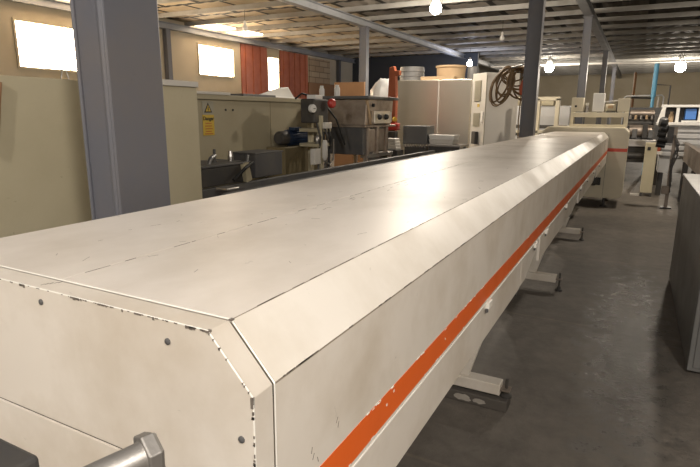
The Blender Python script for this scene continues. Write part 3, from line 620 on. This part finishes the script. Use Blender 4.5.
tag(MB().lathe((-3.52, 12.8, 2.445), (-3.52, 12.8, 2.78), [(0, .13), (.3, .13), (.33, .11)], 24).build('bucket', M['greybox'], smooth=True), 'grey bucket on the stainless steel cabinet at its right end', 'bucket')
tag(MB().box((-4.55, 12.1, 2.455), (-3.75, 12.32, 2.53)).build('cardboard_box', M['card'], bevel=.004), 'flat torn cardboard box lying along the front top of the steel cabinet', 'box')
sb = thing('motor_housing', 'square dark grey housing in front of the stainless steel cabinet', 'machine', (-3.9, 10.2, 0))
MB().box((-4.2, 10.25, 1.10), (-3.68, 10.7, 1.46)).build('case', M['greybox'], sb, bevel=.015)
MB().box((-4.15, 10.25, 0), (-3.7, 10.7, 1.04)).build('stand', M['dark'], sb)
for k in range(9): MB().box((-4.17+k*.055, 10.23, 1.04), (-4.145+k*.055, 10.27, 1.10)).build('vent_fin', M['steel'], sb)
tb = thing('steel_table', 'low steel table carrying white trays before the stainless cabinet', 'table', (-3.4, 10.5, 0))
MB().box((-3.66, 10.2, 1.07), (-2.98, 10.8, 1.11)).build('table_top', M['steel'], tb, bevel=.006)
for (x, y_) in ((-3.6, 10.25), (-3.04, 10.25), (-3.6, 10.75), (-3.04, 10.75)): MB().box((x-.025, y_-.025, 0), (x+.025, y_+.025, 1.07)).build('leg', M['steel'], tb)
MB().box((-3.62, 10.2, .95), (-3.0, 10.24, 1.07)).build('apron', M['dark'], tb)
tr = MB().prism([(-3.62, 1.113), (-3.16, 1.113), (-3.13, 1.20), (-3.65, 1.20)], 'y', 10.28, 10.62).build('tray', M['cab_white'], bevel=.006)
tag(tr, 'off white tray at the bottom of the pair on the steel table', 'tray', 'trays on the steel table')
tr = MB().prism([(-3.63, 1.203), (-3.15, 1.203), (-3.12, 1.29), (-3.66, 1.29)], 'y', 10.28, 10.62).build('tray', M['white'], bevel=.006)
tag(tr, 'white tray lying on top of the other tray on the steel table', 'tray', 'trays on the steel table')

# switch cabinet turned a little, with a cable coil
cb = thing('electrical_cabinet', 'tall off white electrical cabinet with louvred vents on its narrow side', 'cabinet', (-2.72, 10.9, 0))
W_, D_ = .74, .55; Z_ = 2.50
b0 = MB().box((-2.72, 10.9, 0), (-2.72+W_, 10.9+D_, Z_)).build('body', M['cab_white'], cb, bevel=.008)
for (z0, z1) in ((1.95, 2.36), (1.45, 1.72)):
    vm_ = MB().box((-2.728, 11.08, z0), (-2.72, 11.34, z1))
    for k in range(int((z1-z0)/.04)): vm_.box((-2.734, 11.09, z0+.01+k*.04), (-2.728, 11.33, z0+.025+k*.04))
    vm_.build('vent_louvre', M['vent'], cb)
MB().box((-2.733, 10.95, 1.55), (-2.72, 11.03, 1.75)).build('instruction_label', M['white'], cb)
MB().box((-2.728, 11.12, 1.84), (-2.72, 11.2, 1.9)).build('warning_label', M['yellow'], cb)
MB().box((-2.80, 11.1, 1.1), (-2.72, 11.25, 1.35)).build('isolator_switch', M['dark'], cb, bevel=.01)
MB().box((-2.716, 10.895, .1), (-2.700, 10.9, Z_-.05)).build('door_gap', M['vent'], cb)
cb.rotation_euler.z = math.radians(44)
co = thing('cable_coil', 'brown cable looped in a big coil hanging beside the dark column', 'cable', (-2.15, 10.85, 2.2))
random.seed(11)
loops = [(-.17, -.34, .17, .36, .30), (-.13, -.30, .12, .32, .22), (-.20, -.30, .15, .33, .40), (-.10, -.24, .16, .27, .15),
         (.17, -.27, .25, .29, -.35), (.20, -.22, .22, .25, -.5), (.15, -.18, .24, .20, -.3), (.22, -.30, .20, .30, -.25), (.08, -.15, .27, .17, 0), (.02, -.10, .2, .13, .1)]
loops += [(a_+random.uniform(-.03, .03), b_+random.uniform(-.03, .03), c_*random.uniform(.85, 1.1), d_*random.uniform(.85, 1.05), e_+random.uniform(-.15, .15)) for a_, b_, c_, d_, e_ in loops]
for k, (cx, cz, rx, rz, tl) in enumerate(loops):
    pts = []
    for i in range(45):
        a = 2*PI*i/44; r_x = rx*(1-.25*max(0, math.cos(a))); ex, ez = r_x*math.sin(a), rz*math.cos(a)
        pts.append((-2.20+cx+ex*math.cos(tl)+ez*math.sin(tl), 10.62+.012*k+.02*math.sin(2*a), 2.54+cz-ex*math.sin(tl)+ez*math.cos(tl)))
    MB().tube(pts, .014, 7).build('cable_loop', M['cable'], co, smooth=True)
MB().tube([(-2.02, 10.7, 2.5), (-2.0, 10.68, 2.1), (-2.02, 10.7, 1.6), (-2.0, 10.7, 1.2)], .012, 7).build('hanging_end', M['cable'], co)
MB().tube([(-2.50, 10.98, 2.51), (-2.4, 10.8, 2.55), (-2.2, 10.7, 2.56), (-1.9, 10.1, 2.55)], .02, 8).build('hook_bar', M['darkgrey'], co)
tag(MB().prism([(-1.91, 2.16), (-1.87, 2.28), (-1.843, 2.28), (-1.843, 2.04), (-1.89, 2.03)], 'y', 9.96, 10.0).build('red_rag', M['cloth'], bevel=.01), 'red rag hanging by the cable coil at the dark column', 'cloth')
vb = thing('pipe_stand', 'pale fittings on an upright between the off white cabinet and dark column', 'stand', (-2.0, 11.3, 0))
MB().box((-2.06, 11.25, 0), (-1.98, 11.33, 2.0)).build('post', M['cab_white'], vb, bevel=.006)
MB().box((-2.0, 11.2, 1.35), (-1.84, 11.35, 1.42)).build('shelf', M['steel'], vb)
MB().lathe((-1.94, 11.2, 1.5), (-1.94, 11.2, 1.75), [(0, .03), (.1, .05), (.2, .03), (.25, .02)], 12).build('filter', M['white'], vb, smooth=True)
MB().lathe((-1.94, 11.2, 1.12), (-1.94, 11.2, 1.32), [(0, .03), (.1, .045), (.2, .03)], 12).build('valve', M['steel'], vb, smooth=True)

# things far left behind the hopper
tag(MB().box((-7.35, 13.0, 0), (-6.45, 13.08, 2.50)).build('wooden_board', M['wood'], bevel=.005), 'brown wooden board standing upright behind the hopper, left of the column', 'board')
bg = MB(); bg.lathe((-6.05, 13.4, 1.71), (-6.05, 13.4, 2.6), [(0, .28), (.2, .36), (.6, .34), (.8, .22), (.88, .1)], 14)
for v_ in bg.bm.verts: v_.co += Vector((random.uniform(-.03, .03), random.uniform(-.03, .03), random.uniform(-.02, .02)))
tag(bg.build('plastic_sack', M['lightgrey'], smooth=True), 'crumpled pale plastic sack right of the column behind the hopper', 'sack')
tag(MB().box((-6.43, 13.1, 0), (-5.5, 13.8, 1.68)).build('crate', M['darkgrey'], bevel=.01), 'dark crate carrying the pale plastic sack', 'crate')

# ------------------------------------------------------------------ right background
pf = thing('pipe_gantry', 'thin pale pipe gantry over the dark machine at the far right', 'frame', (.1, 18.2, 0))
MB().tube([(-.42, 18, 0), (-.42, 18, 2.2), (-.38, 18, 2.24), (.52, 18, 2.26), (.57, 18, 2.2), (.58, 18, 0)], .022, 8).build('pipe_hoop', M['lightgrey'], pf, smooth=True)
MB().tube([(.45, 18.05, 1.3), (.45, 18.05, 2.22)], .03, 8).build('drop_pipe', M['cab_white'], pf)
MB().tube([(.72, 18.5, 0), (.72, 18.5, 2.55), (.35, 18.5, 2.58)], .02, 8).build('side_pipe', M['darkgrey'], pf)
MB().tube([(-.25, 18.1, 2.2), (.3, 18.1, 2.18)], .03, 8).build('cable_tray', M['dark'], pf)
tag(MB().lathe((.30, 17.9, 0), (.30, 17.9, 3.12), [(0, .045), (2.2, .045), (2.21, .062), (3.06, .062), (3.12, .06)], 16).build('blue_pipe', M['blue_pipe'], smooth=True), 'sky blue vertical pipe standing on the dark machine at the far right', 'pipe')
tag(MB().tube([(-.34, 30, 0), (-.34, 30, 3.55), (-.36, 30, 3.7)], .06, 8).build('vent_pipe', M['wood']), 'thin brown vertical pipe near the back wall, right of the column row', 'pipe')
lm = thing('printing_machine', 'dark cluttered roller machine under the pale pipe gantry', 'machine', (.1, 15.5, 0))
MB().box((-.35, 15.2, .55), (.62, 16.6, 1.15)).build('bed', M['greybox'], lm, bevel=.02)
MB().lathe((-.35, 15.3, 1.32), (.45, 15.3, 1.32), [(0, .1), (.02, .15), (.78, .15), (.8, .1)], 20).build('roller', M['inox_dirty'], lm, smooth=True)
MB().lathe((-.35, 15.7, 1.5), (.5, 15.7, 1.5), [(0, .10), (.84, .10)], 16).build('roller', M['dark'], lm, smooth=True)
MB().box((.35, 15.0, 1.1), (.62, 15.9, 1.72)).build('side_frame', M['darkgrey'], lm, bevel=.02)
MB().box((-.36, 15.9, 1.2), (.35, 16.2, 1.6)).build('back_guard', M['darkgrey'], lm, bevel=.02)
for k in range(6): MB().lathe((-.3+k*.12, 15.55, 1.6), (-.3+k*.12, 15.55, 1.72+.03*(k % 3)), [(0, .03), (.08, .03), (.1, .015)], 8).build('fitting', M['steel'] if k % 2 else M['card'], lm)
for (x, y_) in ((-.3, 15.3), (.55, 15.3), (-.3, 16.5), (.55, 16.5)): MB().box((x-.06, y_-.06, 0), (x+.06, y_+.06, .55)).build('leg', M['dark'], lm)
MB().box((-.35, 14.95, .95), (.45, 15.2, 1.12)).build('front_table', M['steel'], lm, bevel=.01)
MB().lathe((-.25, 15.1, .72), (.4, 15.1, .72), [(0, .08), (.65, .08)], 12).build('lower_roller', M['dark'], lm, smooth=True)
for k, (x, z, h_) in enumerate(((-.28, 1.15, .3), (-.1, 1.15, .22), (.12, 1.15, .34), (.25, 1.15, .2))): MB().box((x, 15.05, z), (x+.11, 15.2, z+h_)).build('adjuster', M['greybox'] if k % 2 else M['dark'], lm, bevel=.01)
MB().box((-.36, 16.2, 1.2), (.6, 16.3, 1.9)).build('guard_plate', M['darkgrey'], lm, bevel=.01)
MB().lathe((-.2, 15.9, 1.75), (.35, 15.9, 1.75), [(0, .09), (.55, .09)], 14).build('roller', M['inox_dirty'], lm, smooth=True)
gs = thing('guide_stand', 'small pale green grey stand on the floor right of the drive unit', 'stand', (.4, 13.5, 0))
MB().box((.20, 13.0, .08), (.42, 13.4, 1.13)).build('cabinet', M['beige'], gs, bevel=.01)
MB().box((.24, 12.995, .98), (.30, 13.0, 1.05)).build('switch', M['black'], gs)
for x in (.22, .40): MB().box((x-.02, 13.0, 0), (x+.02, 13.05, .08)).build('foot', M['dark'], gs)
MB().box((.42, 13.0, .9), (.52, 13.15, .96)).build('arm', M['cab_white'], gs, bevel=.006)
MB().lathe((.45, 13.1, .96), (.45, 13.1, 1.13), [(0, .03), (.1, .045), (.17, .03)], 10).build('orange_cap', M['cloth'], gs, smooth=True)
MB().box((.02, 13.06, .0), (.19, 13.2, .035)).build('floor_rail', M['cab_white'], gs)
st = thing('hose_stand', 'black hose bundle hung on a slim dark stand in the right aisle', 'stand', (.5, 11.6, 0))
MB().box((.60, 11.55, 0), (.66, 11.61, 1.5)).build('post', M['conveyor'], st)
MB().box((.66, 11.4, .95), (.72, 11.8, 1.0)).build('arm', M['steel'], st)
for k in range(5):
    z = 1.58-.10*k
    MB().lathe((.34+.02*(k % 2), 11.5, z), (.50, 11.5, z-.02), [(0, .06), (.03, .10-.012*k), (.12, .10-.012*k), (.15, .05)], 14).build('hose_loop', M['black'], st, smooth=True)
MB().box((.5, 11.5, 1.2), (.6, 11.56, 1.5)).build('hanger', M['dark'], st)
for k in range(3): MB().tube([(.62, 11.5-.05*k, 1.35), (.70, 11.4, 1.2-.1*k), (.62, 11.45, .9-.1*k), (.66, 11.5, .5-.1*k)], .014, 7).build('cable', M['darkgrey'], st)
MB().box((.54, 11.45, 0), (.72, 11.68, .02)).build('base', M['dark'], st)
MB().box((.52, 11.4, .28), (.64, 11.5, .42)).build('pedal_box', M['conveyor'], st, bevel=.006)

wm = thing('laminating_machine', 'white framed machine with open bays and grey slatted front at the right edge', 'machine', (1.2, 13.8, 0))
for x in (.46, .72, 1.12, 1.7, 2.1): MB().box((x-.03, 13.4, 1.56), (x+.03, 13.5, 1.87)).build('bay_post', M['white'], wm, bevel=.004)
MB().prism([(.36, 1.56), (.43, 1.56), (.50, 1.87), (.43, 1.87)], 'y', 13.38, 13.5).build('slanted_post', M['white'], wm)
MB().box((.42, 13.38, 1.87), (2.3, 13.9, 1.92)).build('top_rail', M['white'], wm, bevel=.006)
MB().box((.36, 13.2, 1.50), (2.3, 14.0, 1.56)).build('deck', M['white'], wm, bevel=.006)
MB().box((.42, 13.85, 1.56), (2.3, 13.9, 1.87)).build('back_panel', M['dark'], wm)
MB().box((.48, 13.3, .5), (2.3, 14.0, 1.50)).build('body', M['lightgrey'], wm, bevel=.01)
for k in range(5): MB().box((.50, 13.26, .86+.125*k), (2.3, 13.30, .95+.125*k)).build('slat', M['lightgrey'], wm, bevel=.01)
for x in (.55, 2.2): MB().box((x-.05, 13.4, 0), (x+.05, 13.5, .5)).build('leg', M['dark'], wm)
tag(MB().box((.86, 13.45, 1.62), (1.06, 13.75, 1.84)).build('blue_crate', M['blue_plastic'], bevel=.01), 'bright blue box inside the open bay of the white machine', 'box')
tag(MB().box((.8, 13.3, 1.565), (1.16, 13.44, 1.60)).build('paper_stack', M['white'], bevel=.006), 'pale paper lying before the bright blue box', 'paper')
tag(MB().lathe((.62, 13.6, 1.56), (.62, 13.6, 1.78), [(0, .05), (.15, .05), (.18, .03), (.22, .03)], 12).build('spray_can', M['card'], smooth=True), 'small tan can at the left end of the white machine bay', 'can')
tag(MB().lathe((1.28, 13.6, 1.56), (1.28, 13.6, 1.72), [(0, .06), (.14, .06), (.16, .03)], 12).build('jar', M['white'], smooth=True), 'white jar right of the blue box in the white machine bay', 'jar')

cv = thing('belt_conveyor', 'weathered brown grey belt conveyor with dark legs along the right aisle', 'conveyor', (1.3, 11, 0))
MB().box((.90, 8.4, .80), (.94, 13.0, 1.15)).build('side_plate', M['conveyor'], cv, bevel=.004)
MB().box((1.7, 8.4, .80), (1.74, 13.0, 1.15)).build('side_plate', M['conveyor'], cv, bevel=.004)
MB().box((.94, 8.42, 1.08), (1.7, 12.98, 1.13)).build('belt', M['greyslab'], cv)
MB().box((.86, 8.4, 1.15), (.96, 13.0, 1.165)).build('edge_flange', M['conveyor'], cv)
for y_ in (8.8, 10.6, 12.6):
    for x in (.93, 1.71): MB().box((x-.05, y_-.05, 0), (x+.05, y_+.05, .8)).build('leg', M['darkgrey'], cv, bevel=.004)
    MB().box((.98, y_-.03, .3), (1.66, y_+.03, .38)).build('stretcher', M['darkgrey'], cv)
sl = thing('steel_cabinet', 'plain dark grey sheet steel cabinet at the right edge of the aisle', 'cabinet', (1.0, 5.3, 0))
MB().box((.47, 3.98, .03), (1.4, 6.4, 1.10)).build('body', M['greyslab'], sl, bevel=.006)
MB().box((.46, 3.97, 1.10), (1.41, 6.41, 1.125)).build('top_plate', M['greyslab'], sl, bevel=.004)
MB().box((.52, 4.03, 0), (1.35, 6.35, .03)).build('plinth', M['dark'], sl)
MB().box((.50, 3.968, .06), (.96, 3.98, 1.07)).build('door', M['greyslab'], sl, bevel=.004)
MB().box((.98, 3.968, .06), (1.38, 3.98, 1.07)).build('door', M['greyslab'], sl, bevel=.004)

# ------------------------------------------------------------------ foreground bolt and clamp
bo = thing('adjusting_bolt', 'big steel hex bolt sticking up in the lower left corner', 'bolt', (-.36, .3, 1.36))
a = Vector((-.395, .325, 1.368)); dv = Vector((.28, .88, .03)).normalized()
# head
MB().lathe(a-dv*.008, a+dv*.01, [(0, .0215), (.002, .0225), (.012, .0225), (.016, .020)], 6, ph=.35).build('hex_head', M['bolt'], bo, bevel=.0012)
tail = a-dv*.20
MB().lathe(a-dv*.006, tail, [(0, .0165), (.004, .0145), (.19, .0145)], 28).build('shank', M['bolt'], bo, smooth=True)
ck = thing('clamp_block', 'dark clamp block at the lower left corner beside the bolt', 'block', (-.6, .2, 1.2))
MB().box((-.66, .10, 1.12), (-.44, .245, 1.40)).build('block', M['dark'], ck, bevel=.004)
MB().box((-.64, .10, 0), (-.50, .22, 1.12)).build('support_post', M['dark'], ck)
MB().box((-.438, .10, 1.30), (-.41, .235, 1.375)).build('jaw', M['dark'], ck, bevel=.004)

# ------------------------------------------------------------------ world and view
wd = bpy.data.worlds.new('world'); bpy.context.scene.world = wd; wd.use_nodes = True
wd.node_tree.nodes['Background'].inputs[0].default_value = (.9, .95, 1, 1); wd.node_tree.nodes['Background'].inputs[1].default_value = 1.0
vs = bpy.context.scene.view_settings
vs.view_transform = 'Standard'; vs.look = 'None'; vs.gamma = 1; vs.use_curve_mapping = False; vs.exposure = 0.6
